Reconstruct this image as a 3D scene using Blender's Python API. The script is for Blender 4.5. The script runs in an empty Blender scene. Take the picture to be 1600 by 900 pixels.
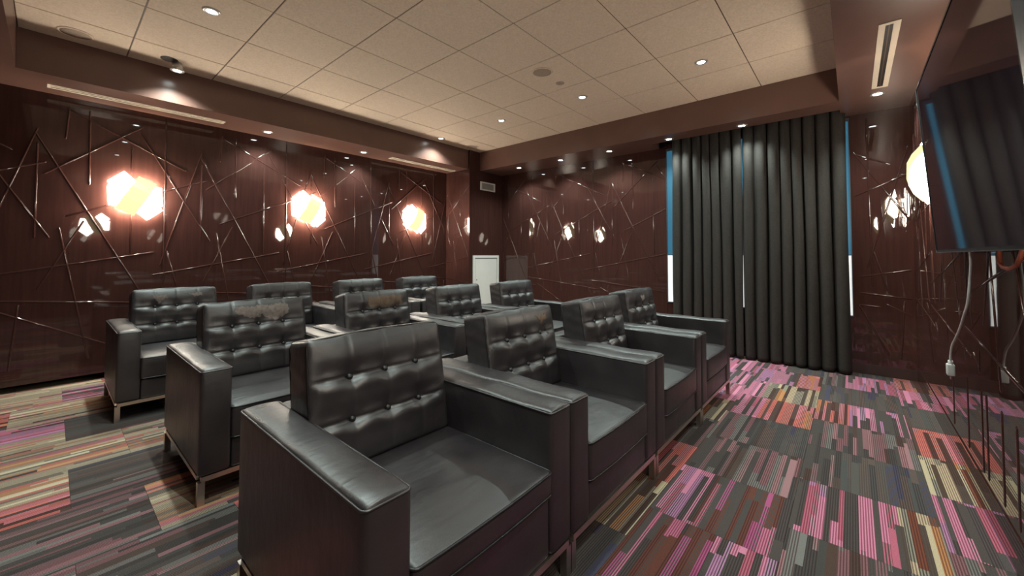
import bpy, bmesh, math, random
from mathutils import Vector, Matrix

# ------------------------------------------------------------------ camera / world / exposure
SC = bpy.context.scene
COL = SC.collection
CZ = 1.165                                   # camera height above the carpet
YAW, PIT, ROL = math.radians(40.69), math.radians(1.90), math.radians(0.10)
cam_d = bpy.data.cameras.new('camera')
cam = bpy.data.objects.new('camera', cam_d)
COL.objects.link(cam)
cam_d.sensor_width = 36.0
cam_d.lens = 618.7 / 1600 * 36.0
cam_d.shift_y = -(450 - 377.8) / 1600
cam_d.clip_start = 0.02
F0 = Vector((-math.sin(YAW), math.cos(YAW), 0)); R0 = Vector((math.cos(YAW), math.sin(YAW), 0)); U0 = Vector((0, 0, 1))
Fv = F0 * math.cos(PIT) + U0 * math.sin(PIT); Uv = -F0 * math.sin(PIT) + U0 * math.cos(PIT)
Rv = R0 * math.cos(ROL) + Uv * math.sin(ROL); Uv = Uv * math.cos(ROL) - R0 * math.sin(ROL)
cam.matrix_world = Matrix(((Rv.x, Uv.x, -Fv.x, 0), (Rv.y, Uv.y, -Fv.y, 0), (Rv.z, Uv.z, -Fv.z, CZ), (0, 0, 0, 1)))
SC.camera = cam
W = bpy.data.worlds.new('world'); SC.world = W; W.use_nodes = True
W.node_tree.nodes['Background'].inputs[0].default_value = (0.55, 0.7, 0.9, 1)
W.node_tree.nodes['Background'].inputs[1].default_value = 0.6
SC.view_settings.view_transform = 'Standard'
SC.view_settings.look = 'None'
SC.view_settings.exposure = 0.75
SC.view_settings.gamma = 1.0
SC.view_settings.use_curve_mapping = False
DOWN_W = 55.0            # ceiling downlights, watts
SCONCE_L = 42.0          # sconce shade radiance
DOWN_COL = (0.84, 1.0, 0.94)

# ------------------------------------------------------------------ room numbers
XL, XR = -5.35, 0.437
YF, YB = -1.60, 5.264
ZS, ZC = 2.585, 2.899     # soffit, tray ceiling
TX0, TX1, TY0, TY1 = -4.80, -0.067, -0.215, 4.70

# ------------------------------------------------------------------ material helpers
def new_mat(name):
    m = bpy.data.materials.new(name); m.use_nodes = True
    nt = m.node_tree
    return m, nt, nt.nodes['Principled BSDF']
def simple(name, col, rough=0.5, metal=0.0, ior=1.5, noise=None, bump=None, emit=None, spec=None):
    m, nt, b = new_mat(name)
    b.inputs['Base Color'].default_value = (*col, 1)
    b.inputs['Roughness'].default_value = rough
    b.inputs['Metallic'].default_value = metal
    b.inputs['IOR'].default_value = ior
    if spec is not None: b.inputs['Specular IOR Level'].default_value = spec
    tc = nt.nodes.new('ShaderNodeTexCoord')
    if noise:
        scale, amt = noise
        n = nt.nodes.new('ShaderNodeTexNoise'); n.inputs['Scale'].default_value = scale; n.inputs['Detail'].default_value = 4
        nt.links.new(tc.outputs['Object'], n.inputs['Vector'])
        r = nt.nodes.new('ShaderNodeMapRange'); r.inputs[1].default_value = 0.3; r.inputs[2].default_value = 0.7
        r.inputs[3].default_value = 1 - amt; r.inputs[4].default_value = 1 + amt
        nt.links.new(n.outputs['Fac'], r.inputs[0])
        mx = nt.nodes.new('ShaderNodeVectorMath'); mx.operation = 'SCALE'; mx.inputs[0].default_value = col
        nt.links.new(r.outputs[0], mx.inputs['Scale'])
        nt.links.new(mx.outputs[0], b.inputs['Base Color'])
    if bump:
        scale, st, dist = bump
        n = nt.nodes.new('ShaderNodeTexNoise'); n.inputs['Scale'].default_value = scale; n.inputs['Detail'].default_value = 3
        nt.links.new(tc.outputs['Object'], n.inputs['Vector'])
        bp = nt.nodes.new('ShaderNodeBump'); bp.inputs['Strength'].default_value = st; bp.inputs['Distance'].default_value = dist
        nt.links.new(n.outputs['Fac'], bp.inputs['Height']); nt.links.new(bp.outputs[0], b.inputs['Normal'])
    if emit:
        b.inputs['Emission Color'].default_value = (*emit[0], 1); b.inputs['Emission Strength'].default_value = emit[1]
    return m

def panel_mat():
    m, nt, b = new_mat('lacquered_panel')
    tc = nt.nodes.new('ShaderNodeTexCoord')
    mp = nt.nodes.new('ShaderNodeMapping'); mp.inputs['Scale'].default_value = (22, 22, 1.2)
    n = nt.nodes.new('ShaderNodeTexNoise'); n.inputs['Scale'].default_value = 2.0; n.inputs['Detail'].default_value = 5
    nt.links.new(tc.outputs['Object'], mp.inputs[0]); nt.links.new(mp.outputs[0], n.inputs['Vector'])
    r = nt.nodes.new('ShaderNodeValToRGB')
    r.color_ramp.elements[0].position = 0.3; r.color_ramp.elements[0].color = (0.040, 0.0165, 0.0142, 1)
    r.color_ramp.elements[1].position = 0.75; r.color_ramp.elements[1].color = (0.056, 0.0230, 0.0188, 1)
    nt.links.new(n.outputs['Fac'], r.inputs[0]); nt.links.new(r.outputs[0], b.inputs['Base Color'])
    b.inputs['Roughness'].default_value = 0.02
    b.inputs['IOR'].default_value = 1.56
    n2 = nt.nodes.new('ShaderNodeTexNoise'); n2.inputs['Scale'].default_value = 3.0
    nt.links.new(tc.outputs['Object'], n2.inputs['Vector'])
    bp = nt.nodes.new('ShaderNodeBump'); bp.inputs['Strength'].default_value = 0.02; bp.inputs['Distance'].default_value = 0.02
    nt.links.new(n2.outputs['Fac'], bp.inputs['Height']); nt.links.new(bp.outputs[0], b.inputs['Normal'])
    return m

def leather_mat():
    m, nt, b = new_mat('black_leather')
    tc = nt.nodes.new('ShaderNodeTexCoord')
    n = nt.nodes.new('ShaderNodeTexNoise'); n.inputs['Scale'].default_value = 5; n.inputs['Detail'].default_value = 6
    nt.links.new(tc.outputs['Object'], n.inputs['Vector'])
    r = nt.nodes.new('ShaderNodeValToRGB')
    r.color_ramp.elements[0].position = 0.3; r.color_ramp.elements[0].color = (0.013, 0.0098, 0.0120, 1)
    r.color_ramp.elements[1].position = 0.75; r.color_ramp.elements[1].color = (0.027, 0.021, 0.0225, 1)
    nt.links.new(n.outputs['Fac'], r.inputs[0]); nt.links.new(r.outputs[0], b.inputs['Base Color'])
    rr = nt.nodes.new('ShaderNodeMapRange'); rr.inputs[1].default_value = 0.3; rr.inputs[2].default_value = 0.7
    rr.inputs[3].default_value = 0.38; rr.inputs[4].default_value = 0.50
    nt.links.new(n.outputs['Fac'], rr.inputs[0]); nt.links.new(rr.outputs[0], b.inputs['Roughness'])
    b.inputs['IOR'].default_value = 1.75
    v = nt.nodes.new('ShaderNodeTexVoronoi'); v.inputs['Scale'].default_value = 420
    w = nt.nodes.new('ShaderNodeTexNoise'); w.inputs['Scale'].default_value = 14; w.inputs['Detail'].default_value = 3
    mpw = nt.nodes.new('ShaderNodeMapping'); mpw.inputs['Scale'].default_value = (2.2, 0.7, 1)
    nt.links.new(tc.outputs['Object'], v.inputs['Vector'])
    nt.links.new(tc.outputs['Object'], mpw.inputs[0]); nt.links.new(mpw.outputs[0], w.inputs['Vector'])
    b1 = nt.nodes.new('ShaderNodeBump'); b1.inputs['Strength'].default_value = 0.12; b1.inputs['Distance'].default_value = 0.001
    b2 = nt.nodes.new('ShaderNodeBump'); b2.inputs['Strength'].default_value = 0.22; b2.inputs['Distance'].default_value = 0.012
    nt.links.new(v.outputs['Distance'], b1.inputs['Height']); nt.links.new(w.outputs['Fac'], b2.inputs['Height'])
    nt.links.new(b2.outputs[0], b1.inputs['Normal']); nt.links.new(b1.outputs[0], b.inputs['Normal'])
    return m

def carpet_mat():
    m, nt, b = new_mat('striped_carpet')
    N, L = nt.nodes, nt.links
    def attr(n):
        a = N.new('ShaderNodeAttribute'); a.attribute_type = 'OBJECT'; a.attribute_name = n; return a.outputs['Fac']
    def math_(op, a, bb=None, c=None):
        q = N.new('ShaderNodeMath'); q.operation = op
        for i, v in enumerate((a, bb, c)):
            if v is None: continue
            if isinstance(v, (int, float)): q.inputs[i].default_value = v
            else: L.new(v, q.inputs[i])
        return q.outputs[0]
    def wn(x, y, z):
        c = N.new('ShaderNodeCombineXYZ')
        for i, v in enumerate((x, y, z)):
            if isinstance(v, (int, float)): c.inputs[i].default_value = v
            else: L.new(v, c.inputs[i])
        w = N.new('ShaderNodeTexWhiteNoise'); w.noise_dimensions = '3D'; L.new(c.outputs[0], w.inputs['Vector'])
        return w.outputs['Value']
    tc = N.new('ShaderNodeTexCoord'); sp = N.new('ShaderNodeSeparateXYZ'); L.new(tc.outputs['Object'], sp.inputs[0])
    x, y = sp.outputs[0], sp.outputs[1]
    seed, p1, p2, split = attr('seed'), attr('p1'), attr('p2'), attr('split')
    # soft wobble of the block edges
    f = math_('FLOOR', math_('MULTIPLY', x, 224))
    c0 = math_('FLOOR', math_('MULTIPLY', x, 42))
    c = math_('FLOOR', math_('ADD', math_('MULTIPLY', x, 42), math_('MULTIPLY', wn(c0, 3.1, seed), 0.5)))
    s = math_('FLOOR', math_('MULTIPLY', math_('ADD', y, math_('MULTIPLY', wn(c, 7.7, seed), 0.6)), 2.1))
    r = wn(c, s, seed)
    mode = wn(c, s, math_('ADD', seed, 31.7))
    par = math_('MODULO', f, 2)
    pal = N.new('ShaderNodeMix'); pal.data_type = 'FLOAT'
    L.new(math_('GREATER_THAN', x, math_('ADD', split, math_('MULTIPLY', math_('SUBTRACT', wn(c, 1.3, seed), 0.5), 0.05))), pal.inputs[0])
    L.new(p1, pal.inputs[2]); L.new(p2, pal.inputs[3])
    pal = pal.outputs[0]
    dk = (0.070, 0.060, 0.056)
    P = [
        [(0, dk), (.20, (.55, .205, .31)), (.60, (.40, .20, .34)), (.78, (.42, .115, .17)), (.90, (.075, .066, .066))],          # pink
        [(0, (.085, .040, .032)), (.28, (.54, .155, .13)), (.72, (.47, .20, .10)), (.84, (.55, .19, .22))],                     # coral
        [(0, (.088, .082, .076)), (.3, (.070, .070, .068)), (.6, (.105, .078, .068)), (.86, (.062, .060, .095))],                # grey
        [(0, (.060, .055, .052)), (.42, (.21, .105, .115)), (.62, (.17, .165, .155)), (.78, (.075, .045, .036)), (.9, (.30, .16, .17))],  # mauve lines
        [(0, (.075, .048, .036)), (.26, (.46, .38, .255)), (.62, (.17, .055, .032)), (.74, (.25, .23, .18)), (.90, (.42, .20, .085))],     # beige
        [(0, (.125, .046, .034)), (.40, (.48, .15, .24)), (.58, (.07, .06, .057)), (.80, (.36, .085, .19))],                     # rust and rose
        [(0, (.44, .37, .26)), (.28, (.20, .17, .135)), (.42, (.50, .18, .15)), (.56, (.50, .43, .31)), (.78, (.45, .24, .13)), (.88, (.46, .17, .20)), (.94, dk)],  # sand
    ]
    cur = None
    for i, stops in enumerate(P):
        cr = N.new('ShaderNodeValToRGB'); cr.color_ramp.interpolation = 'CONSTANT'
        el = cr.color_ramp.elements
        el[0].position = 0; el[0].color = (*stops[0][1], 1)
        el[1].position = stops[1][0]; el[1].color = (*stops[1][1], 1)
        for p, col in stops[2:]:
            e = el.new(p); e.color = (*col, 1)
        L.new(r, cr.inputs[0])
        if cur is None: cur = cr.outputs[0]
        else:
            mx = N.new('ShaderNodeMix'); mx.data_type = 'RGBA'
            L.new(math_('COMPARE', pal, float(i), 0.4), mx.inputs[0]); L.new(cur, mx.inputs[6]); L.new(cr.outputs[0], mx.inputs[7])
            cur = mx.outputs[2]
    # hairline rows: every other yarn row a darker shade of its block, or charcoal
    sh = N.new('ShaderNodeVectorMath'); sh.operation = 'MULTIPLY_ADD'; L.new(cur, sh.inputs[0]); sh.inputs[1].default_value = (.42, .30, .32); sh.inputs[2].default_value = (.016, .012, .012)
    dkm = N.new('ShaderNodeMix'); dkm.data_type = 'RGBA'; L.new(math_('LESS_THAN', mode, 0.45), dkm.inputs[0]); L.new(sh.outputs[0], dkm.inputs[6]); dkm.inputs[7].default_value = (0.075, 0.058, 0.054, 1)
    mx = N.new('ShaderNodeMix'); mx.data_type = 'RGBA'
    L.new(math_('MULTIPLY', par, math_('LESS_THAN', mode, 0.90)), mx.inputs[0])
    L.new(cur, mx.inputs[6]); L.new(dkm.outputs[2], mx.inputs[7])
    cur = mx.outputs[2]
    n = N.new('ShaderNodeTexNoise'); n.inputs['Scale'].default_value = 330; n.inputs['Detail'].default_value = 2
    L.new(tc.outputs['Object'], n.inputs['Vector'])
    mr = N.new('ShaderNodeMapRange'); mr.inputs[1].default_value = .3; mr.inputs[2].default_value = .7; mr.inputs[3].default_value = .72; mr.inputs[4].default_value = 1.22
    L.new(n.outputs['Fac'], mr.inputs[0])
    sc = N.new('ShaderNodeVectorMath'); sc.operation = 'SCALE'; L.new(cur, sc.inputs[0]); L.new(mr.outputs[0], sc.inputs['Scale'])
    L.new(sc.outputs[0], b.inputs['Base Color'])
    b.inputs['Roughness'].default_value = 0.95
    b.inputs['Specular IOR Level'].default_value = 0.15
    bp = N.new('ShaderNodeBump'); bp.inputs['Strength'].default_value = 0.5; bp.inputs['Distance'].default_value = 0.003
    L.new(n.outputs['Fac'], bp.inputs['Height']); L.new(bp.outputs[0], b.inputs['Normal'])
    return m

M = {}
M['panel'] = panel_mat()
M['leather'] = leather_mat()
M['carpet'] = carpet_mat()
M['backing'] = simple('dark_backing', (0.012, 0.009, 0.009), 0.7, noise=(6, .2))
M['soffit'] = simple('brown_satin_paint', (0.138, 0.073, 0.058), 0.28, noise=(3, .10), bump=(40, .08, .002))
M['tile'] = simple('mineral_ceiling_tile', (0.74, 0.615, 0.485), 0.9, noise=(70, .09), bump=(160, .35, .002))
M['grid'] = simple('ceiling_grid', (0.11, 0.078, 0.058), 0.6, noise=(9, .1))
M['plain'] = simple('dark_wall_paint', (0.05, 0.028, 0.024), 0.45, noise=(4, .12))
M['white'] = simple('white_enamel', (0.72, 0.71, 0.68), 0.4, noise=(5, .03))
M['slot'] = simple('slot_black', (0.02, 0.016, 0.014), 0.6, noise=(5, .1))
M['grey'] = simple('grey_louvre', (0.30, 0.29, 0.27), 0.4, noise=(5, .05))
M['cream'] = simple('cream_diffuser', (0.70, 0.62, 0.50), 0.45, noise=(8, .03))
M['chrome'] = simple('brushed_steel', (0.60, 0.53, 0.47), 0.32, 1.0, noise=(30, .06))
M['ring'] = simple('lamp_trim', (0.55, 0.53, 0.50), 0.3, 0.6, noise=(20, .05))
M['lens'] = simple('downlight_lens', (0.9, 0.95, 0.93), 0.3, emit=((0.90, 1.0, 0.97), 22.0), noise=(40, .02))
M['shade'] = simple('white_glass_shade', (0.9, 0.88, 0.84), 0.35, emit=((1.0, 0.90, 0.75), SCONCE_L), noise=(10, .02))
M['yshade'] = simple('yellow_glass_band', (0.10, 0.095, 0.05), 0.35, emit=((1.0, 0.95, 0.48), 0.62), noise=(10, .03))
M['curtain'] = simple('charcoal_curtain', (0.030, 0.026, 0.0235), 0.85, noise=(60, .12), bump=(500, .2, .001), spec=.25)
M['screen'] = simple('screen_glass', (0.030, 0.020, 0.030), 0.045, ior=1.5, noise=(2, .1))
M['bezel'] = simple('black_bezel', (0.02, 0.02, 0.022), 0.25, noise=(10, .1))
M['silver'] = simple('silver_trim', (0.6, 0.6, 0.62), 0.25, 1.0, noise=(10, .05))
M['cable'] = simple('white_cable', (0.62, 0.62, 0.60), 0.4, noise=(12, .05))
M['copper'] = simple('reddish_cable', (0.28, 0.07, 0.04), 0.4, noise=(12, .05))
M['frost'] = simple('frosted_pane', (0.75, 0.78, 0.78), 0.5, emit=((0.93, 0.96, 0.95), 0.40), noise=(4, .04))
M['blue'] = simple('daylight_pane', (0.03, 0.09, 0.14), 0.15, emit=((0.05, 0.21, 0.34), 0.30), noise=(4, .05))
M['wframe'] = simple('dark_window_frame', (0.045, 0.06, 0.075), 0.4, noise=(6, .08))
M['scrim'] = simple('torn_backing_cloth', (0.165, 0.130, 0.115), 0.85, noise=(45, .28), bump=(120, .4, .002))
M['pipe'] = simple('black_piping', (0.008, 0.007, 0.008), 0.42, noise=(30, .2))
M['tan'] = simple('tan_torn_cloth', (0.125, 0.078, 0.052), 0.85, noise=(30, .25), bump=(120, .4, .002))
M['speaker'] = simple('speaker_grille', (0.40, 0.315, 0.24), 0.7, noise=(200, .2))
M['dgrey'] = simple('grey_door_paint', (0.30, 0.29, 0.28), 0.45, noise=(4, .05))

# ------------------------------------------------------------------ mesh helpers
class MB:
    def __init__(s): s.v = []; s.f = []
    def add(s, vs, fs):
        k = len(s.v); s.v += [tuple(p) for p in vs]; s.f += [tuple(i + k for i in f) for f in fs]; return s
    def box(s, x0, x1, y0, y1, z0, z1):
        return s.add([(x0, y0, z0), (x1, y0, z0), (x1, y1, z0), (x0, y1, z0), (x0, y0, z1), (x1, y0, z1), (x1, y1, z1), (x0, y1, z1)],
                     [(0, 3, 2, 1), (4, 5, 6, 7), (0, 1, 5, 4), (1, 2, 6, 5), (2, 3, 7, 6), (3, 0, 4, 7)])
    def tube(s, pts, r, n=8, closed=False):
        pts = [Vector(p) for p in pts]; m = len(pts); rings = []
        prev = None
        for i, p in enumerate(pts):
            a = pts[i - 1] if (i > 0 or closed) else p
            b = pts[(i + 1) % m] if (i < m - 1 or closed) else p
            t = (b - a).normalized()
            if prev is None: u = t.orthogonal().normalized()
            else:
                u = prev - t * prev.dot(t)
                u = u.normalized() if u.length > 1e-6 else t.orthogonal().normalized()
            prev = u; w = t.cross(u)
            rings.append([p + (u * math.cos(2 * math.pi * k / n) + w * math.sin(2 * math.pi * k / n)) * r for k in range(n)])
        vs = [q for ring in rings for q in ring]; fs = []
        for i in range(m if closed else m - 1):
            j = (i + 1) % m
            for k in range(n): fs.append((i * n + k, i * n + (k + 1) % n, j * n + (k + 1) % n, j * n + k))
        if not closed:
            fs.append(tuple(range(n))[::-1]); fs.append(tuple((m - 1) * n + k for k in range(n)))
        return s.add(vs, fs)
    def lathe(s, prof, n=20, at=(0, 0, 0)):
        vs = []; fs = []
        for r, z in prof:
            for k in range(n):
                a = 2 * math.pi * k / n; vs.append((at[0] + r * math.cos(a), at[1] + r * math.sin(a), at[2] + z))
        for i in range(len(prof) - 1):
            for k in range(n): fs.append((i * n + k, i * n + (k + 1) % n, (i + 1) * n + (k + 1) % n, (i + 1) * n + k))
        return s.add(vs, fs)
    def xf(s, mat): s.v = [tuple(mat @ Vector(p)) for p in s.v]; return s
    def mesh(s, name, mat, smooth=False, fix=True):
        me = bpy.data.meshes.new(name); me.from_pydata(s.v, [], s.f)
        if fix:
            b = bmesh.new(); b.from_mesh(me); bmesh.ops.recalc_face_normals(b, faces=b.faces); b.to_mesh(me); b.free()
        if smooth:
            me.polygons.foreach_set('use_smooth', [True] * len(me.polygons))
        me.materials.append(mat); me.update()
        return me

def obj(name, me, parent=None, loc=None):
    o = bpy.data.objects.new(name, me); COL.objects.link(o)
    if parent: o.parent = parent
    if loc: o.location = loc
    return o
def part(name, mb, mat, parent, smooth=False, loc=None):
    return obj(name, mb.mesh(name, mat, smooth), parent, loc)
def thing(name, label, cat, loc=(0, 0, 0), rz=0, group=None):
    o = bpy.data.objects.new(name, None); COL.objects.link(o); o.empty_display_size = .1
    o.location = loc; o.rotation_euler = (0, 0, rz); tag(o, label, cat, group); return o
def tag(o, label, cat, group=None):
    o['label'] = label; o['category'] = cat
    if group: o['group'] = group
    return o
def struct(name, mb, mat, label, smooth=False):
    o = obj(name, mb.mesh(name, mat, smooth)); o['kind'] = 'structure'; o['label'] = label; return o
def copy_tree(o, parent=None):
    c = o.copy(); COL.objects.link(c); c.parent = parent
    for ch in list(o.children): copy_tree(ch, c)
    return c

def rbox(hx, hy, hz, r, nx=2, ny=2, nz=2, arc=3, fn=None):
    """box of half sizes with rounded edges; fn(p, nrm) may move each point"""
    def ticks(h, n):
        t = [-h + r * (1 - math.cos(math.pi / 2 * i / arc)) for i in range(arc)]
        inner = [-(h - r) + 2 * (h - r) * i / n for i in range(n + 1)]
        return t + inner + [-q for q in reversed(t)]
    T = (ticks(hx, nx), ticks(hy, ny), ticks(hz, nz)); H = (hx, hy, hz)
    idx = {}; vs = []; fs = []
    def vid(p):
        k = tuple(round(q, 6) for q in p)
        if k not in idx:
            c = [max(-(H[i] - r), min(H[i] - r, p[i])) for i in range(3)]
            d = Vector((p[0] - c[0], p[1] - c[1], p[2] - c[2])); d.normalize()
            q = Vector(c) + d * r
            if fn: q = fn(q, d)
            idx[k] = len(vs); vs.append(tuple(q))
        return idx[k]
    for ax in range(3):
        u, w = (ax + 1) % 3, (ax + 2) % 3
        for sg in (-1, 1):
            for i in range(len(T[u]) - 1):
                for j in range(len(T[w]) - 1):
                    q = []
                    for a, b in ((i, j), (i + 1, j), (i + 1, j + 1), (i, j + 1)):
                        p = [0, 0, 0]; p[ax] = sg * H[ax]; p[u] = T[u][a]; p[w] = T[w][b]; q.append(vid(p))
                    fs.append(tuple(q if sg > 0 else q[::-1]))
    return MB().add(vs, fs)

# ------------------------------------------------------------------ floor with carpet tiles
rng = random.Random(11)
floor = struct('floor', MB().box(XL - .40, XR + .12, YF - .12, YB + .12, -.12, -.006), M['backing'], 'screed floor under striped carpet tiles')
PINK, CORAL, GREY, MAUVE, BEIGE, RUST, SAND = range(7)
pal_known = {   # (column, row start*100): palettes left / right of a split
 (0, 209): (PINK, BEIGE, .34), (0, 259): (MAUVE, GREY, .15), (0, 309): (MAUVE, MAUVE, .2), (0, 359): (CORAL, PINK, .20), (0, 409): (GREY, GREY, .2),
 (0, 459): (MAUVE, PINK, .16), (0, 509): (GREY, GREY, .2), (0, 159): (MAUVE, MAUVE, .2), (0, 109): (RUST, BEIGE, .25), (0, 59): (PINK, RUST, .3),
 (1, 233): (PINK, PINK, .2), (1, 283): (BEIGE, BEIGE, .3), (1, 333): (CORAL, CORAL, .3), (1, 383): (GREY, GREY, .3), (1, 433): (PINK, PINK, .3), (1, 483): (CORAL, CORAL, .3), (1, 183): (MAUVE, GREY, .2), (1, 133): (PINK, CORAL, .2),
 (-1, 183): (PINK, RUST, .20), (-1, 133): (RUST, PINK, .28), (-1, 233): (MAUVE, MAUVE, .2), (-1, 283): (MAUVE, GREY, .26), (-1, 333): (PINK, CORAL, .2), (-1, 383): (PINK, BEIGE, .16), (-1, 433): (PINK, CORAL, .3), (-1, 483): (PINK, GREY, .2), (-1, 83): (RUST, RUST, .3),
 (-2, 209): (RUST, CORAL, .3), (-2, 159): (BEIGE, BEIGE, .3), (-2, 259): (MAUVE, MAUVE, .3), (-2, 309): (MAUVE, BEIGE, .25), (-2, 359): (PINK, PINK, .3), (-2, 409): (MAUVE, PINK, .2), (-2, 459): (PINK, PINK, .3),
 (-4, 9): (MAUVE, GREY, .3), (-4, -41): (MAUVE, MAUVE, .3), (-5, -17): (MAUVE, MAUVE, .22), (-5, 33): (SAND, SAND, .3), (-5, -67): (GREY, CORAL, .3),
 (-6, -41): (SAND, CORAL, .30), (-6, 9): (GREY, MAUVE, .30), (-7, -17): (SAND, SAND, .30), (-7, 33): (SAND, SAND, .2), (-8, -41): (PINK, SAND, .28), (-8, 9): (GREY, GREY, .3),
 (-9, -17): (SAND, SAND, .3), (-9, 33): (CORAL, GREY, .2), (-10, -41): (SAND, SAND, .3), (-10, 9): (SAND, PINK, .1), (-11, -17): (SAND, SAND, .3), (-8, 59): (SAND, SAND, .3), (-10, 59): (SAND, CORAL, .3),
}
tile_cache = {}
for ci in range(-11, 2):
    x0 = -.235 + .5 * ci; x1 = min(x0 + .5, XR); cx0 = max(x0, XL - .3)
    off = .09 if ci % 2 == 0 else .335
    k = math.floor((YF - off) / .5)
    while off + .5 * k < YB:
        y0 = off + .5 * k; key = (ci, math.floor(y0 * 100 + 1e-6)); k += 1
        ya, yb = max(y0, YF), min(y0 + .5, YB)
        if yb - ya < .01 or x1 - cx0 < .01: continue
        d = (round(cx0 - x0, 3), round(x1 - x0, 3), round(ya - y0, 3), round(yb - y0, 3))
        if d not in tile_cache:
            g = .0006
            tile_cache[d] = MB().box(d[0] + g, d[1] - g, d[2] + g, d[3] - g, -.006, 0).mesh('carpet_tile', M['carpet'])
        o = obj('carpet_tile', tile_cache[d], floor, (x0, y0, 0))
        p = pal_known.get(key)
        if p is None:
            a = rng.choice([PINK, CORAL, GREY, MAUVE, MAUVE, BEIGE, RUST, GREY] if x0 > -1.8 else [SAND, SAND, GREY, MAUVE, CORAL, MAUVE])
            p = (a, rng.choice([a, a, PINK, MAUVE, BEIGE]), rng.uniform(.1, .4))
        o['p1'] = float(p[0]); o['p2'] = float(p[1]); o['split'] = float(p[2]); o['seed'] = float(rng.randint(1, 900))

# ------------------------------------------------------------------ ceiling tray, tiles, soffits
ceil = struct('ceiling', MB().box(TX0 - .05, TX1 + .05, TY0 - .05, TY1 + .05, ZC + .006, ZC + .10), M['grid'], 'suspended ceiling grid over the recessed tray')
tcache = {}
gx = [TX1] + [-.676 - .6096 * i for i in range(7)] + [TX0]
gy = [TY0] + [.387 + .6096 * j for j in range(8)]
gy[-1] = TY1
for i in range(len(gx) - 1):
    for j in range(len(gy) - 1):
        w, d = round(gx[i] - gx[i + 1], 3), round(gy[j + 1] - gy[j], 3)
        if (w, d) not in tcache:
            g = .0045
            b = rbox(w / 2 - g, d / 2 - g, .006, .0025, 1, 1, 1, arc=1)
            tcache[(w, d)] = b.mesh('ceiling_tile', M['tile'])
        obj('ceiling_tile', tcache[(w, d)], ceil, ((gx[i] + gx[i + 1]) / 2, (gy[j] + gy[j + 1]) / 2, ZC + .006))
ZT = ZC + .10
struct('trim_1', MB().box(XL - .1, TX0, YF, YB, ZS, ZT), M['soffit'], 'dark brown dropped bulkhead along the left wall')
struct('trim_2', MB().box(TX1, XR + .1, YF, YB, ZS, ZT), M['soffit'], 'dark brown dropped bulkhead along the wall with the television')
b = MB().box(TX0, TX1, TY1, 4.985, ZS, ZT).box(TX0, -1.93, 4.985, YB, ZS, ZT).box(-1.93, TX1, 4.985, YB, ZT - .06, ZT)
struct('trim_3', b, M['soffit'], 'dark brown bulkhead above the curtains with a curtain pocket')
struct('trim_4', MB().box(TX0, TX1, YF, TY0, ZS, ZT), M['soffit'], 'dark brown bulkhead at the near end of the ceiling tray')

# ------------------------------------------------------------------ walls: lacquered panels with raised sticks
PITCH = 1.149
CELL = [  # one panel's scattered sticks: (along, up from camera height) ends
 (1.030, 1.060, 1.720, -.350), (.663, -.210, 1.825, .020), (1.337, .310, 1.075, -.312), (1.186, .238, 1.395, -.960), (1.044, 1.100, .721, -.122),
 (1.222, .340, 2.250, .810), (1.085, .700, 1.715, 1.270), (.550, 1.200, 1.133, .140), (1.206, 1.317, 2.060, .880),
 (1.224, 1.338, 1.207, 1.035), (1.350, 1.330, 1.362, .640), (1.640, 1.045, 1.652, .010), (1.888, 1.370, 1.905, -.313), (1.046, .974, 1.048, .138),
 (.663, -.371, 1.780, -.480), (.850, -.470, 1.500, -.840), (.650, -.490, .860, -.957), (.977, -.430, .940, -.980), (.650, -.488, .810, -.502),
 (.770, .040, .860, -.340),
]
def rod_mesh(length, w=.0078, h=.0036):
    n = 6; vs = []; fs = []
    stations = [(0, .15), (.004, .65), (.011, 1), (length - .011, 1), (length - .004, .65), (length, .15)]
    for d, sc in stations:
        for k in range(n + 1):
            a = math.pi * k / n; vs.append((d - length / 2, w * sc * math.cos(a), h * sc * math.sin(a)))
    m = n + 1
    for i in range(len(stations) - 1):
        for k in range(n): fs.append((i * m + k, i * m + k + 1, (i + 1) * m + k + 1, (i + 1) * m + k))
        fs.append((i * m + n, i * m, (i + 1) * m, (i + 1) * m + n))
    fs.append(tuple(range(m))); fs.append(tuple((len(stations) - 1) * m + k for k in range(m))[::-1])
    return MB().add(vs, fs).mesh('rod', M['panel'], True)
rod_cache = {}
def clip(a0, b0, a1, b1, lo, hi, zlo, zhi):
    t0, t1 = 0.0, 1.0
    for p, d, l, h_ in ((a0, a1 - a0, lo, hi), (b0, b1 - b0, zlo, zhi)):
        if abs(d) < 1e-9:
            if p < l or p > h_: return None
            continue
        ta, tb = (l - p) / d, (h_ - p) / d
        if ta > tb: ta, tb = tb, ta
        t0, t1 = max(t0, ta), min(t1, tb)
    if t1 - t0 < 1e-6: return None
    return a0 + (a1 - a0) * t0, b0 + (b1 - b0) * t0, a0 + (a1 - a0) * t1, b0 + (b1 - b0) * t1
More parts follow.
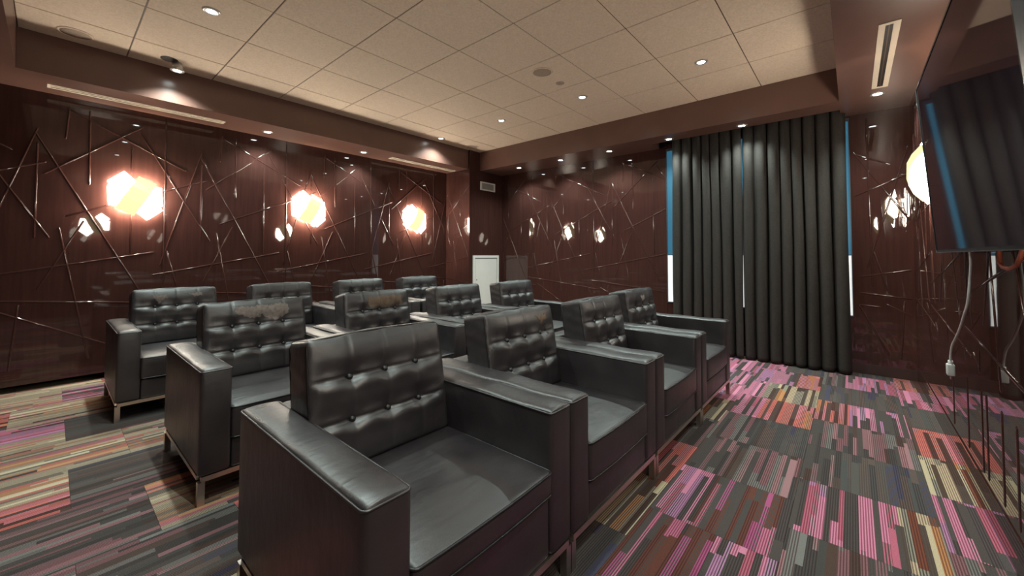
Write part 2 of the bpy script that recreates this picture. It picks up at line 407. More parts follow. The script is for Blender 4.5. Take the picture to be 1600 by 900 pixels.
def sticks(parent, origin, along, normal, lo, hi, shift, flip=1, zlo=.14, zhi=2.56, one=False):
    """origin + along*a is the panel face; a runs lo..hi; cells are laid out every PITCH from shift"""
    along, normal = Vector(along), Vector(normal)
    for k in ((0,) if one else range(-8, 9)):
        for (a0, b0, a1, b1) in CELL:
            q = clip(flip * (a0 + PITCH * k) + shift, b0 + CZ, flip * (a1 + PITCH * k) + shift, b1 + CZ, lo + .02, hi - .02, zlo, zhi)
            if not q: continue
            p0 = Vector(origin) + along * q[0] + Vector((0, 0, q[1])); p1 = Vector(origin) + along * q[2] + Vector((0, 0, q[3]))
            ln = (p1 - p0).length
            if ln < .05: continue
            key = round(ln, 3)
            if key not in rod_cache: rod_cache[key] = rod_mesh(key)
            o = obj('rod', rod_cache[key], parent)
            t = (p1 - p0).normalized(); w = normal.cross(t); c = (p0 + p1) / 2
            o.matrix_local = Matrix(((t.x, w.x, normal.x, c.x), (t.y, w.y, normal.y, c.y), (t.z, w.z, normal.z, c.z), (0, 0, 0, 1)))
def panels(parent, joints, maker):
    for a, b in zip(joints[:-1], joints[1:]):
        if b - a > .02: part('panel', maker(a + .0012, b - .0012), M['panel'], parent)

JL = [YF] + [.736 + PITCH * k for k in range(-2, 4)]
wl = struct('wall_left', MB().box(XL - .40, XL - .28, YF - .1, YB + .1, -.02, ZT), M['backing'], 'left wall faced with dark glossy panels of scattered raised sticks')
panels(wl, [j for j in JL if j < 4.46] + [4.46], lambda a, b: MB().box(XL - .024, XL, a, b, .058, ZS))
part('batten', MB().box(XL - .28, XL - .024, YF, 4.46, .062, ZS), M['backing'], wl)
sticks(wl, (XL, 0, 0), (0, 1, 0), (1, 0, 0), YF, 4.46, 0)
# boxed column in the far left corner
CX, CY = -4.765, 4.465
wc = struct('wall_column', MB().box(XL - .28, CX - .022, CY + .022, YB, 0, ZT), M['backing'], 'boxed corner column faced with glossy panels')
part('panel', MB().box(XL, CX, CY, CY + .021, .03, ZC), M['panel'], wc)
part('panel', MB().box(CX - .021, CX, CY + .0215, YB, .03, ZC), M['panel'], wc)
sticks(wc, (0, CY, 0), (1, 0, 0), (0, -1, 0), XL, CX, XL + .0 - 1.0, zhi=2.3)

wb = struct('wall_back', MB().box(XL - .3, XR + .12, YB + .02, YB + .14, -.02, ZT), M['backing'], 'back wall faced with dark glossy panels of scattered raised sticks')
# window opening lies between the two panelled stretches
JB = [CX] + [j for j in (-4.072, -2.923)] + [-1.845]
panels(wb, JB, lambda a, b: MB().box(a, b, YB, YB + .02, .10, ZS))
part('panel', MB().box(.0, XR, YB, YB + .02, .10, ZS), M['panel'], wb)
part('panel', MB().box(-1.843, -.002, YB, YB + .02, .10, .548), M['panel'], wb)
part('panel', MB().box(-1.843, -.002, YB, YB + .02, ZS - .02, ZT - .07), M['panel'], wb)
sticks(wb, (0, YB, 0), (1, 0, 0), (0, -1, 0), CX, -1.845, -4.815)
sticks(wb, (0, YB, 0), (1, 0, 0), (0, -1, 0), .0, XR, -.612)
bb = struct('baseboard_back', MB().box(CX, XR, YB - .006, YB + .02, 0, .10), M['plain'], 'dark flush baseboard along the back wall')

wr = struct('wall_right', MB().box(XR + .02, XR + .14, YF - .1, YB + .1, -.02, ZT), M['backing'], 'right wall faced with dark glossy panels behind the television')
JR = [YF] + [.52 + PITCH * k for k in range(-1, 4)] + [YB]
panels(wr, JR, lambda a, b: MB().box(XR, XR + .02, a, b, .145, ZS))
sticks(wr, (XR, 0, 0), (0, 1, 0), (-1, 0, 0), YF, YB, 4.95, flip=-1, zlo=.62)
CELL = [(y, .55 - CZ, y + .004, .17 - CZ) for y in (3.50, 3.11, 2.81, 2.72, 2.48, 2.29, 2.12, 1.8, 1.4, .8, .3)]
sticks(wr, (XR, 0, 0), (0, 1, 0), (-1, 0, 0), YF, YB, 0, zlo=.16, one=True)
struct('baseboard_right', MB().box(XR - .004, XR + .02, YF, YB, 0, .143), M['panel'], 'smooth glossy dark baseboard along the right wall')

wf = struct('wall_front', MB().box(XL - .3, XR + .12, YF - .12, YF, -.02, ZT), M['plain'], 'plain dark wall behind the viewpoint')
d1 = struct('door_1', MB().box(-1.35, -.45, YF, YF + .04, 0, 2.05), M['dgrey'], 'plain grey door in the wall behind the viewpoint')
part('door_frame', MB().box(-1.42, -1.35, YF, YF + .06, 0, 2.12).box(-.45, -.38, YF, YF + .06, 0, 2.12).box(-1.35, -.45, YF, YF + .06, 2.05, 2.12), M['plain'], d1)
hb = MB().tube([(-1.28, YF + .04, 1.02), (-1.28, YF + .085, 1.02), (-1.16, YF + .085, 1.02)], .009)
part('door_handle', hb, M['chrome'], d1, True)

# window behind the curtains: frame, blue upper light, frosted lower light
w1 = struct('window_1', MB().box(-1.843, -1.837, YB - .01, YB + .05, .55, ZS - .02).box(-.009, -.002, YB - .01, YB + .05, .55, ZS - .02)
            .box(-1.837, -.009, YB - .01, YB + .05, .55, .562).box(-1.837, -.009, YB - .01, YB + .05, ZS - .05, ZS - .02)
            .box(-1.837, -.009, YB + .005, YB + .05, 1.165, 1.175).box(-.90, -.875, YB - .005, YB + .05, .562, ZS - .05), M['wframe'], 'window with frosted lower panes and blue upper panes behind the curtains')
for a, c in ((-1.837, -.90), (-.875, -.009)):
    part('frosted_pane', MB().box(a, c, YB + .008, YB + .016, .562, 1.165), M['frost'], w1)
    part('blue_pane', MB().box(a, c, YB + .008, YB + .016, 1.175, ZS - .05), M['blue'], w1)

# ------------------------------------------------------------------ linear air diffusers
def diffuser(label, x0, x1, y0, y1, double):
    t = thing('linear_diffuser', label, 'air vent', ((x0 + x1) / 2, (y0 + y1) / 2, ZS), 0, 'slot air diffusers in the bulkheads')
    hx, hy = (x1 - x0) / 2, (y1 - y0) / 2; z0, z1 = -.006, -.0002
    if double:
        f = hx * .36
        part('frame', MB().box(-hx, -f, -hy, hy, z0, z1).box(f, hx, -hy, hy, z0, z1).box(-f, f, -hy, -hy + .03, z0, z1).box(-f, f, hy - .03, hy, z0, z1), M['cream'], t)
        part('slot', MB().box(-f, f, -hy + .03, hy - .03, -.0025, -.0003), M['slot'], t)
        part('blade', MB().box(-.003, .003, -hy + .03, hy - .03, -.0055, -.0026), M['grid'], t)
    else:
        part('frame', MB().box(-hx, -hx + .022, -hy, hy, z0, z1).box(hx - .022, hx, -hy, hy, z0, z1).box(-hx + .022, hx - .022, -hy, -hy + .02, z0, z1).box(-hx + .022, hx - .022, hy - .02, hy, z0, z1), M['cream'], t)
        part('slot', MB().box(-hx + .022, hx - .022, -hy + .02, hy - .02, -.0025, -.0003), M['grid'], t)
        part('blade', MB().box(-.012, .012, -hy + .02, hy - .02, -.0055, -.0026), M['cream'], t)
diffuser('long cream slot diffuser in left bulkhead nearest the camera', -5.155, -5.045, -.06, 1.18, False)
diffuser('cream slot diffuser in left bulkhead beside the corner column', -5.155, -5.045, 3.20, 4.42, False)
diffuser('wide cream diffuser with black slot above the television', .150, .252, 3.28, 4.52, True)

# ------------------------------------------------------------------ downlights
ring_me = MB().lathe([(.032, -.002), (.034, -.008), (.050, -.007), (.056, 0), (.032, 0)], 24).mesh('trim_ring', M['ring'], True)
lens_me = MB().lathe([(.0005, -.0065), (.02, -.006), (.032, -.003), (.032, -.001), (.0005, -.001)], 20).mesh('lens', M['lens'], True)
def downlight(label, x, y, z, group, drop=0.0, power=1.0):
    t = thing('downlight', label, 'ceiling light', (x, y, z - drop), 0, group)
    obj('trim_ring', ring_me, t); obj('lens', lens_me, t)
    if drop:
        part('lamp_can', MB().lathe([(.028, -.001), (.040, .002), (.040, .03), (.030, drop + .004), (.0005, drop + .004)], 20), M['ring'], t, True)
        part('cutout', MB().lathe([(.0005, drop - .001), (.062, drop - .001), (.062, drop - .003), (.0005, drop - .003)], 20), M['slot'], t, False, (.03, -.06, 0))
    ld = bpy.data.lights.new('downlight_bulb', 'SPOT'); ld.energy = DOWN_W * power; ld.color = DOWN_COL
    ld.spot_size = math.radians(128); ld.spot_blend = .75; ld.shadow_soft_size = .03
    lo = bpy.data.objects.new('bulb', ld); COL.objects.link(lo); lo.parent = t; lo.location = (0, 0, -.02)
gt, gs = 'downlights in the tiled tray', 'downlights in the bulkheads'
zt = ZC
for label, x, y, dr in (
    ('small round downlight in the tile third from the left bulkhead, nearest row', -3.43, .70, 0),
    ('downlight hanging loose below its dark hole beside the left bulkhead', -4.60, .70, .07),
    ('round tray downlight nearest the right end of the far row', -.995, 3.755, 0),
    ('round tray downlight just behind the sprinkler head', -2.215, 3.755, 0),
    ('round tray downlight second from the column in the far row', -3.40, 3.74, 0),
    ('round tray downlight closest to the corner column', -4.61, 3.735, 0),
    ('tray downlight above the front row of armchairs, nearest row', -2.215, .70, 0),
    ('tray downlight above the aisle, nearest row', -.995, .70, 0)):
    downlight(label, x, y, zt, gt, dr)
for label, x, y in (
    ('left bulkhead downlight nearest the camera', -5.11, 1.597), ('left bulkhead downlight between the two cream slot diffusers, farther one', -5.11, 2.785),
    ('bulkhead downlight closest to the corner column on the far side', -4.09, 4.93), ('second bulkhead downlight from the corner column on the far side', -3.285, 4.93),
    ('third bulkhead downlight from the corner column on the far side', -2.49, 4.93), ('bulkhead downlight above the left edge of the curtains', -1.675, 4.885),
    ('bulkhead downlight above the gap between the two curtains', -.89, 4.885), ('downlight at the end of the wide diffuser near the television', .194, 4.69),
    ('right bulkhead downlight above the television', .194, 2.75), ('right bulkhead downlight beyond the near end of the television', .194, .9)):
    downlight(label, x, y, ZS, gs, power=.6)

# round speakers and sprinkler on the tiles
def speaker(label, x, y):
    t = thing('ceiling_speaker', label, 'speaker', (x, y, ZC), 0, 'round ceiling speakers')
    part('rim', MB().lathe([(.085, -.001), (.086, -.006), (.098, -.005), (.102, 0), (.085, 0)], 28), M['tile'], t, True)
    part('grille', MB().lathe([(.0005, -.004), (.05, -.004), (.085, -.003), (.085, -.0005), (.0005, -.0005)], 28), M['speaker'], t, True)
speaker('round beige ceiling speaker beside the sprinkler', -2.20, 2.995)
speaker('round beige ceiling speaker by the corner column', -4.587, 4.355)
speaker('round beige ceiling speaker at the near left corner of the tray', -4.594, .079)
t = thing('sprinkler', 'small sprinkler head with a scuffed rosette in the ceiling tiles', 'sprinkler', (-2.206, 3.305, ZC))
part('rosette', MB().lathe([(.0005, -.006), (.02, -.006), (.042, -.002), (.044, 0), (.0005, 0)], 18), M['speaker'], t, True)
part('stem', MB().tube([(0, 0, -.005), (0, 0, -.018)], .007), M['ring'], t, True)
part('deflector', MB().lathe([(.0005, -.018), (.018, -.018), (.018, -.021), (.0005, -.021)], 12), M['ring'], t)

# ------------------------------------------------------------------ wall sconces
def make_sconce():
    t = thing('wall_sconce', '', 'wall lamp', group='faceted glass wall sconces')
    # local axes: x along the wall, y out of the wall, z up
    TL, TR = (.013, .197), (.144, .132); BR, BL = (-.013, -.197), (-.144, -.132)
    def solid(rows, thick=.004):
        """rows of points (a,b,w): a strip skinned, closed at the back to the wall"""
        n = len(rows); m = len(rows[0]); vs = []; fs = []
        for row in rows:
            for a, b_, w in row: vs.append((-a, w, b_))
        for row in rows:
            for a, b_, w in row: vs.append((-a * .96, max(.016, w - .010), b_ * .96))
        k = n * m
        for i in range(n - 1):
            for j in range(m - 1):
                q = (i * m + j, i * m + j + 1, (i + 1) * m + j + 1, (i + 1) * m + j)
                fs.append(q); fs.append(tuple(v + k for v in q[::-1]))
        bd = [(0, j) for j in range(m)] + [(i, m - 1) for i in range(1, n)] + [(n - 1, j) for j in range(m - 2, -1, -1)] + [(i, 0) for i in range(n - 2, 0, -1)]
        ids = [i * m + j for i, j in bd]
        for p, q in zip(ids, ids[1:] + ids[:1]): fs.append((q, p, p + k, q + k))
        return MB().add(vs, fs)
    lerp = lambda p, q, f: (p[0] + (q[0] - p[0]) * f, p[1] + (q[1] - p[1]) * f)
    rows = []
    for f, w in ((0, .062), (.17, .108), (.34, .132), (.66, .132), (.83, .108), (1, .062)):
        a, c = lerp(TL, BL, f), lerp(TR, BR, f); rows.append([(*a, w), (*c, w)])
    part('yellow_band', solid(rows), M['yshade'], t)
    for sgn in (1, -1):
        P = lambda a, b_, w: (sgn * a, sgn * b_, w)
        up = [[P(-.014, .146, .088), P(-.0895, .2285, .050)], [P(-.045, .095, .108), P(-.199, .126, .040)], [P(-.070, .045, .122), P(-.172, .094, .066)]]
        lo = [[P(-.070, .045, .122), P(-.172, .094, .066)], [P(-.085, .015, .120), P(-.199, .080, .040)], [P(-.110, -.040, .110), P(-.193, -.020, .036)], [P(-.134, -.100, .078), P(-.187, -.102, .036)]]
        part('white_shade', solid(up), M['shade'], t); part('white_shade', solid(lo), M['shade'], t)
    part('back_plate', MB().box(-.06, .06, .0, .014, -.06, .06), M['chrome'], t)
    part('stem', MB().tube([(0, .012, 0), (0, .09, 0)], .012), M['chrome'], t, True)
    for bx, bz in ((-.07, .10), (.07, -.10)):          # two bulbs behind the shades, light leaks around the edges
        ld = bpy.data.lights.new('sconce_bulb', 'POINT'); ld.energy = 14; ld.color = (1.0, .82, .62); ld.shadow_soft_size = .02
        lo = bpy.data.objects.new('bulb', ld); COL.objects.link(lo); lo.parent = t; lo.location = (bx, .045, bz)
    return t
s0 = make_sconce()
SPOTS = [(XL, .527, 1.735, -math.pi / 2, 'lit faceted glass sconce on left wall nearest the camera'),
         (XL, 2.165, 1.755, -math.pi / 2, 'lit faceted glass sconce in the middle of the left wall'),
         (XL, 3.805, 1.735, -math.pi / 2, 'lit faceted glass sconce on left wall beside the corner column'),
         (XR, 3.90, 1.735, math.pi / 2, 'lit sconce half hidden behind the far edge of the television'),
         (XR, .53, 1.735, math.pi / 2, 'lit sconce on the right wall beyond the near end of the television')]
for i, (x, y, z, rz, lab) in enumerate(SPOTS):
    o = s0 if i == 0 else copy_tree(s0)
    o.location = (x + (.001 if x < -1 else -.001), y, z); o.rotation_euler = (0, 0, rz); o['label'] = lab

# ------------------------------------------------------------------ vent and access door on the column
t = thing('wall_vent', 'small white framed vent with grey louvres high on the column', 'air vent', (CX, 4.89, 2.34))
part('frame', MB().box(.0005, .012, -.18, .18, .052, .072).box(.0005, .012, -.18, .18, -.072, -.052).box(.0005, .012, -.18, -.145, -.052, .052).box(.0005, .012, .145, .18, -.052, .052), M['white'], t)
part('core', MB().box(.0005, .003, -.145, .145, -.052, .052), M['grey'], t)
for k in range(7):
    part('louvre', MB().box(.003, .009, -.145, .145, -.049 + k * .0152, -.041 + k * .0152), M['grey'], t)
t = thing('access_panel', 'white metal access panel door low on the corner column', 'access panel', (CX, 4.855, 0))
z0, z1, hy = .28, 1.155, .31
part('frame', MB().box(.0005, .018, -hy, -hy + .04, z0, z1).box(.0005, .018, hy - .04, hy, z0, z1).box(.0005, .018, -hy + .04, hy - .04, z0, z0 + .04).box(.0005, .018, -hy + .04, hy - .04, z1 - .04, z1), M['white'], t)
part('door', MB().box(.0005, .010, -hy + .052, hy - .052, z0 + .052, z1 - .052), M['white'], t)
part('latch', MB().lathe([(.0005, .004), (.012, .003), (.013, 0), (.0005, 0)], 14).xf(Matrix.Translation((.010, -hy + .085, .75)) @ Matrix.Rotation(math.pi / 2, 4, 'Y')), M['grey'], t, True)

# ------------------------------------------------------------------ curtains
def curtain(label, x0, x1, seed, lean):
    rg = random.Random(seed); n = 150; zs = [.012, .05, .35, .8, 1.3, 1.8, 2.2, 2.5, ZT - .075]
    nf = (x1 - x0) / .112; ph = rg.uniform(0, 6); am = [rg.uniform(.6, 1.25) for _ in range(40)]
    vs = []; fs = []
    for side in (0, 1):
        for z in zs:
            for i in range(n + 1):
                u = i / n; fz = u * nf + .10 * math.sin(u * 9 + ph) + .05 * math.sin(z * 1.7 + u * 5)
                a = am[int(fz)] * (1 - fz % 1) + am[int(fz) + 1] * (fz % 1)
                tight = .62 if z > 2.4 else (.80 + .2 * min(1, (2.4 - z) / 1.2))
                w = .048 * a * tight
                c = math.sin(2 * math.pi * fz + ph); c = math.copysign(abs(c) ** .72, c)
                y = 5.115 + w * c + .006 * math.sin(z * 3 + fz * 2)
                x = x0 + (x1 - x0) * u + .018 * math.cos(2 * math.pi * fz + ph) + lean * math.exp(-((z - 1.62) / .42) ** 2) * u ** 3
                vs.append((x, y + (.004 if side else 0), z))
    m = n + 1; k = len(zs) * m
    for j in range(len(zs) - 1):
        for i in range(n):
            q = (j * m + i, j * m + i + 1, (j + 1) * m + i + 1, (j + 1) * m + i)
            fs.append(q); fs.append(tuple(v + k for v in q[::-1]))
    for j in range(len(zs) - 1):
        for i in (0, n): fs.append((j * m + i, (j + 1) * m + i, (j + 1) * m + i + k, j * m + i + k))
    for i in range(n):
        for j in (0, len(zs) - 1): fs.append((j * m + i, j * m + i + 1, j * m + i + 1 + k, j * m + i + k))
    o = obj('curtain', MB().add(vs, fs).mesh('curtain', M['curtain'], True)); tag(o, label, 'curtain', 'blackout curtains'); return o
curtain('charcoal floor length curtain on the left of the window pair', -1.72, -.960, 3, .010)
curtain('charcoal floor length curtain on the right, next to the television wall', -.935, -.040, 8, 0)
tr = part('curtain_track', MB().box(-1.86, -.02, 5.098, 5.132, ZT - .078, ZT - .062), M['plain'], w1)

# ------------------------------------------------------------------ television with hanging cable
tv = thing('television', 'large black flat screen television tilted down on the right wall', 'television', (.36, 2.39, 1.181))
LEN, HGT = 1.67, .942
tilt = math.atan2(.062, .94)
Rt = Matrix.Rotation(-tilt, 4, 'Y')
part('screen', MB().box(-.0015, .001, -LEN / 2 + .012, LEN / 2 - .012, .016, HGT - .012).xf(Rt), M['screen'], tv)
part('housing', MB().box(.0012, .038, -LEN / 2, LEN / 2, 0, HGT).xf(Rt), M['bezel'], tv)
fr = MB().box(-.004, .0011, -LEN / 2, LEN / 2, 0, .015).box(-.004, .0011, -LEN / 2, LEN / 2, HGT - .010, HGT).box(-.004, .0011, -LEN / 2, -LEN / 2 + .010, .015, HGT - .010).box(-.004, .0011, LEN / 2 - .010, LEN / 2, .015, HGT - .010)
part('bezel', fr.xf(Rt), M['bezel'], tv)
ed = MB().box(-.0055, -.0041, -LEN / 2, LEN / 2, .0, .003).box(-.0055, -.0041, LEN / 2 - .003, LEN / 2, .003, HGT)
part('edge_trim', ed.xf(Rt), M['silver'], tv)
part('wall_mount', MB().box(.036, .0765, -.25, .25, .18, .24).box(.0, .0765, -.22, -.18, .2, .66).box(.0, .0765, .18, .22, .2, .66), M['bezel'], tv)
cb = thing('power_cable', 'white power cable with plug dangling below the television', 'cable', (.36, 2.50, 1.165))
pts = [(.012, .0, .02), (.012, -.004, -.04), (.006, .0, -.135), (.004, .03, -.20), (.0, .07, -.25), (-.002, .165, -.325), (-.004, .26, -.385), (-.005, .34, -.43), (-.006, .385, -.485), (-.006, .395, -.52)]
sm = []
for i in range(len(pts) - 1):
    p0, p1, p2, p3 = [Vector(pts[max(0, min(len(pts) - 1, q))]) for q in (i - 1, i, i + 1, i + 2)]
    for k in range(5):
        f = k / 5; sm.append(.5 * (2 * p1 + (p2 - p0) * f + (2 * p0 - 5 * p1 + 4 * p2 - p3) * f * f + (3 * p1 - p0 - 3 * p2 + p3) * f ** 3))
sm.append(Vector(pts[-1]))
part('cord', MB().tube(sm, .0045), M['cable'], cb, True)
pl = rbox(.014, .020, .028, .006, 1, 1, 1).xf(Matrix.Translation((-.006, .40, -.56)))
pl.tube([(-.006, .396, -.515), (-.006, .399, -.54)], .009)
part('plug', pl, M['cable'], cb, True)
part('pin', MB().tube([(-.006, .392, -.585), (-.006, .392, -.606)], .0025, 6), M['silver'], cb); part('pin', MB().tube([(-.006, .408, -.585), (-.006, .408, -.606)], .0025, 6), M['silver'], cb)
o = obj('signal_cable', MB().tube([(.405, 2.25, 1.19), (.40, 2.22, 1.14), (.398, 2.17, 1.125), (.398, 2.10, 1.12), (.40, 2.02, 1.135), (.405, 1.98, 1.19)], .007).mesh('signal_cable', M['copper'], True))
tag(o, 'reddish cable looping just under the television', 'cable')

# ------------------------------------------------------------------ armchairs
CW, CD, AH, AW = .823, .85, .62, .128          # width, depth, arm height, arm width
BW, BH, BT = .565, .45, .165                    # back cushion
LEAN = math.radians(10)
BTN = [(-.142, .078), (0, .078), (.142, .078), (-.142, -.068), (0, -.068), (.142, -.068)]
def tuft(y, z):
    """how far the front of the back cushion stands proud at (y, z) of its face"""
    d = .024 * (1 - abs(2 * y / BW) ** 4) * (1 - abs(2 * z / BH) ** 4)
    for by, bz in BTN:
        dy, dz = y - by, z - bz
        d -= .018 * math.exp(-(dy * dy + dz * dz) / (2 * .024 ** 2))
    for bz in (.078, -.068):
        dz = z - bz
        e = min(1, max(0, (BW / 2 - abs(y)) / .05))
        d -= (.010 * math.exp(-(dz / .008) ** 2) + (.010 * math.exp(-((dz - .03) / .035) ** 2) if dz > 0 else -.006 * math.exp(-((dz + .03) / .022) ** 2))) * e
    for by in (-.142, 0, .142):
        d -= .0028 * math.exp(-((y - by) / .006) ** 2)
    return d
BACK_M = Matrix.Translation((-.535, 0, .425)) @ Matrix.Rotation(-LEAN, 4, 'Y') @ Matrix.Translation((-BT / 2, 0, BH / 2))
def back_fn(p, n):
    if n.x > .5: p = p + Vector((tuft(p.y, p.z) * min(1, (n.x - .5) * 2), 0, 0))
    if n.z > .5:
        p = p + Vector((0, 0, (.010 * (1 - (2 * p.y / BW) ** 2) + .002 * math.sin(p.y * 40)) * n.z))
    if abs(n.y) > .5: p = p + Vector((0, math.copysign(.006, n.y) * (1 - (2 * p.z / BH) ** 2) + .0012 * math.sin(p.z * 95 + p.x * 40), 0))
    return p
def rrect(hy, hz, r, x, n=5):
    pts = []
    for cy, cz, a0 in ((hy - r, hz - r, 0), (-hy + r, hz - r, 90), (-hy + r, -hz + r, 180), (hy - r, -hz + r, 270)):
        for k in range(n + 1):
            a = math.radians(a0 + 90 * k / n); pts.append((x, cy + r * math.cos(a), cz + r * math.sin(a)))
    out = []
    for p, q in zip(pts, pts[1:] + pts[:1]):
        L_ = math.dist(p, q); m = max(1, int(L_ / .06))
        for k in range(m): out.append(tuple(p[i] + (q[i] - p[i]) * k / m for i in range(3)))
    return out
def arm_fn(p, n):
    if n.z > .5: p = p + Vector((0, 0, .006 * (1 - (2 * p.y / AW) ** 2) + .0025 * math.sin(p.x * 21 + p.y * 8)))
    return p
arm_me = rbox(CD / 2, AW / 2, (AH - .13) / 2, .018, 14, 3, 4, fn=arm_fn).mesh('arm', M['leather'], True)
def arm_pipe():
    h = (AH - .13) / 2; loop = [(p[1], p[2], h - .008) for p in rrect(CD / 2 - .002, AW / 2 - .002, .016, 0)]
    return MB().tube(loop, .0038, 6, True).mesh('piping', M['leather'], True)
pipe_arm_me = arm_pipe()
bm_back = rbox(BT / 2, BW / 2, BH / 2, .018, 3, 64, 56, fn=back_fn)
back_me = bm_back.xf(BACK_M).mesh('back_cushion', M['leather'], True)
pb = MB().tube(rrect(BW / 2 - .003, BH / 2 - .003, .02, BT / 2 - .012), .0045, 6, True)
pb.tube(rrect(BW / 2 - .003, BH / 2 - .003, .02, -BT / 2 + .012), .0045, 6, True)
pb.v = [tuple(Vector(p) + Vector((0, 0, (.009 * (1 - (2 * p[1] / BW) ** 2)) if p[2] > BH / 2 - .03 else 0)) + Vector((0, math.copysign(.005, p[1]) * (1 - (2 * p[2] / BH) ** 2), 0))) for p in pb.v]
pipe_back_me = pb.xf(BACK_M).mesh('piping', M['pipe'], True)
btn_me = MB().lathe([(.0005, .010), (.008, .0085), (.013, .003), (.0135, -.004), (.0005, -.003)], 14).xf(Matrix.Rotation(math.pi / 2, 4, 'Y')).mesh('button', M['pipe'], True)
def seat_parts(th, front):
    hx = (front + .555) / 2
    def fn(p, n):
        if n.z > .5:
            e = (1 - (p.x / hx) ** 4) * (1 - (2 * p.y / .57) ** 4)
            p = p + Vector((0, 0, .016 * e - .006 * math.exp(-((p.x - .02) ** 2 + p.y ** 2) / .02) + .0015 * math.sin(p.x * 30 + 2) * math.sin(p.y * 26)))
        if n.x > .5: p = p + Vector((.008 * (1 - (2 * p.y / .57) ** 2), 0, 0))
        return p
    mt = Matrix.Translation((front - hx, 0, .425 - th / 2))
    s = rbox(hx, .285, th / 2, .016, 12, 12, 3, fn=fn).xf(mt).mesh('seat_cushion', M['leather'], True)
    lp = []
    for zz in (th / 2 - .006, -th / 2 + .006):
        lp.append([(p[1] + (.008 * (1 - (2 * p[2] / .57) ** 2) if p[1] > hx - .02 else 0), p[2], zz) for p in rrect(hx - .001, .284, .018, 0)])
    q = MB().tube(lp[0], .0045, 6, True).tube(lp[1], .0045, 6, True).xf(mt).mesh('piping', M['pipe'], True)
    return s, q
seat_thin = seat_parts(.085, .004); seat_thick = seat_parts(.155, .004)
yi = CW / 2 - AW
def apron(top):
    return rbox(.40, yi - .001, (top - .13) / 2, .012, 1, 2, 1).xf(Matrix.Translation((-.408, 0, (top + .13) / 2))).mesh('seat_base', M['leather'], True)
apron_hi, apron_lo = apron(.338), apron(.268)
backfr_me = rbox(.055, yi - .001, (AH - .14) / 2, .016, 1, 4, 2).xf(Matrix.Translation((-CD + .056, 0, (AH + .12) / 2))).mesh('back_frame', M['leather'], True)
leg_me = MB().box(-.014, .014, -.014, .014, 0, .1065).mesh('leg', M['chrome'])
rail_y = MB().box(-.014, .014, -CW / 2 + .014, CW / 2 - .014, .107, .1295).mesh('rail', M['chrome'])
rail_x = MB().box(-CD + .05, -.045, -.012, .012, .109, .1285).mesh('rail', M['chrome'])
def ragged(poly, seed, back, cell=.0042, off=.0016):
    """thin torn patch following the tufted face inside a ragged outline"""
    rg = random.Random(seed); ph = [rg.uniform(0, 6) for _ in range(6)]
    def inside(y, z):
        y2 = y + .003 * math.sin(z * 90 + ph[0]) + .0025 * math.sin(z * 260 + y * 60 + ph[1]); z2 = z + .004 * math.sin(y * 60 + ph[2]) + .003 * math.sin(y * 230 + ph[3])
        c = False; j = len(poly) - 1
        for i in range(len(poly)):
            if (poly[i][1] > z2) != (poly[j][1] > z2) and y2 < (poly[j][0] - poly[i][0]) * (z2 - poly[i][1]) / (poly[j][1] - poly[i][1]) + poly[i][0]: c = not c
            j = i
        return c
    ys = [p[0] for p in poly]; zs = [p[1] for p in poly]
    idx = {}; vs = []; fs = []
    def vid(i, j):
        if (i, j) not in idx:
            y, z = i * cell, j * cell
            idx[(i, j)] = len(vs); vs.append((BT / 2 + tuft(y, z) + off, y, z))
        return idx[(i, j)]
    for i in range(int(min(ys) / cell) - 4, int(max(ys) / cell) + 4):
        for j in range(int(min(zs) / cell) - 4, int(max(zs) / cell) + 4):
            if abs((i + .5) * cell) < BW / 2 - .025 and abs((j + .5) * cell) < BH / 2 - .022 and inside((i + .5) * cell, (j + .5) * cell):
                fs.append((vid(i, j), vid(i + 1, j), vid(i + 1, j + 1), vid(i, j + 1)))
    n0 = len(vs); edges = {}
    for f in fs:
        for a, b_ in zip(f, f[1:] + f[:1]): edges[(a, b_)] = edges.get((a, b_), 0) + 1
    low = [(v[0] - off - .001, v[1], v[2]) for v in vs]
    fs2 = [tuple(v + n0 for v in f[::-1]) for f in fs] + [(b_, a, a + n0, b_ + n0) for (a, b_) in edges if (b_, a) not in edges]
    return MB().add(vs + low, fs + fs2).xf(BACK_M)
def make_chair(x, y, label, thin=False, push=0.0, turn=0.0, tears=()):
    t = thing('armchair', label, 'armchair', (x, y, 0), turn, 'tufted black leather armchairs in three rows')
    for s in (-1, 1):
        a = obj('arm', arm_me, t, (-CD / 2, s * (CW / 2 - AW / 2), (AH + .13) / 2)); obj('piping', pipe_arm_me, a)
        for fx in (-.018, -CD + .030): obj('leg', leg_me, t, (fx, s * (CW / 2 - .0145), 0))
        obj('rail', rail_x, t, (0, s * (CW / 2 - .0145), 0))
    obj('rail', rail_y, t, (-.018, 0, 0)); obj('rail', rail_y, t, (-CD + .030, 0, 0))
    obj('seat_base', apron_hi if thin else apron_lo, t)
    obj('back_frame', backfr_me, t)
    sm_, sp_ = seat_thin if thin else seat_thick
    s = obj('seat_cushion', sm_, t); obj('piping', sp_, s)
    b_ = obj('back_cushion', back_me, t, (push, 0, 0)); obj('piping', pipe_back_me, b_)
    for by, bz in BTN:
        o = obj('button', btn_me, b_)
        o.matrix_local = BACK_M @ Matrix.Translation((BT / 2 + tuft(by, bz) + .003, by, bz))
    for poly, seed, mat in tears:
        part('torn_patch', ragged(poly, seed, b_), M[mat], b_)
    return t
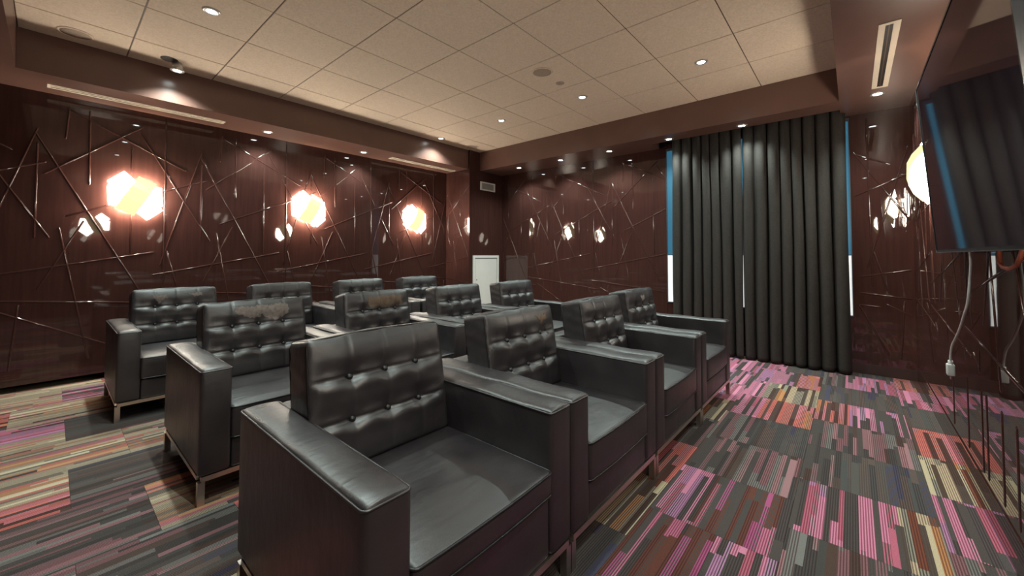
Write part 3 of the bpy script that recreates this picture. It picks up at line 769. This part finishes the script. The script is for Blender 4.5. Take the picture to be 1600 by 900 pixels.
F1, F2, F3 = -.80, -2.305, -3.87
make_chair(F1, .858, 'nearest black tufted leather armchair in front row, with clean backrest and green-grey seat sheen', thin=True)
make_chair(F1, 1.687, 'second armchair of the front row, small torn flap at upper right of its backrest', push=.03, tears=[([(.09, .175), (.20, .18), (.19, .14), (.165, .155), (.15, .125), (.11, .16)], 5, 'tan'), ([(.175, .13), (.19, .13), (.195, .07), (.18, .075)], 6, 'slot')])
make_chair(F1, 2.516, 'third armchair of the front row, its back cushion slumped forward', push=.075)
make_chair(F1, 3.346, 'front row armchair nearest the curtains, flaked patch at top of its backrest', tears=[([(-.05, .165), (.03, .175), (.035, .14), (-.02, .125)], 9, 'scrim')])
make_chair(F2, .878, 'nearest armchair of the middle row, wide strip of leather torn off its backrest top', tears=[([(-.13, .19), (.17, .195), (.175, .135), (.14, .105), (.11, .10), (.10, .075), (.08, .075), (.085, .10), (.035, .115), (.02, .14), (.01, .115), (-.06, .125), (-.13, .15)], 12, 'scrim')])
make_chair(F2, 1.732, 'second armchair of the middle row, tan torn patches over a sagging dark gash', tears=[([(-.10, .185), (.20, .185), (.215, .11), (.13, .10), (.02, .095), (-.10, .11)], 21, 'tan'), ([(-.13, .10), (.0, .112), (.10, .11), (.18, .125), (.19, .10), (.05, .083), (-.08, .082)], 22, 'slot')])
make_chair(F2, 2.596, 'third armchair of the middle row, in front of the white access panel')
make_chair(F2, 3.470, 'middle row armchair farthest from the camera, facing the aisle with pale sheen')
make_chair(F3, .723, 'nearest armchair of the back row by the left wall, two small tears on its backrest', tears=[([(-.16, .175), (-.07, .175), (-.06, .145), (-.10, .13), (-.115, .105), (-.135, .13)], 31, 'scrim'), ([(.07, .18), (.17, .175), (.18, .15), (.13, .145), (.10, .165)], 32, 'scrim')])
make_chair(F3, 1.574, 'second armchair of the back row along the left wall, in shade')
make_chair(F3, 2.442, 'third armchair of the back row, backrest lit pale blue-green')
make_chair(F3, 3.288, 'back row armchair farthest from the camera, beside the corner column')
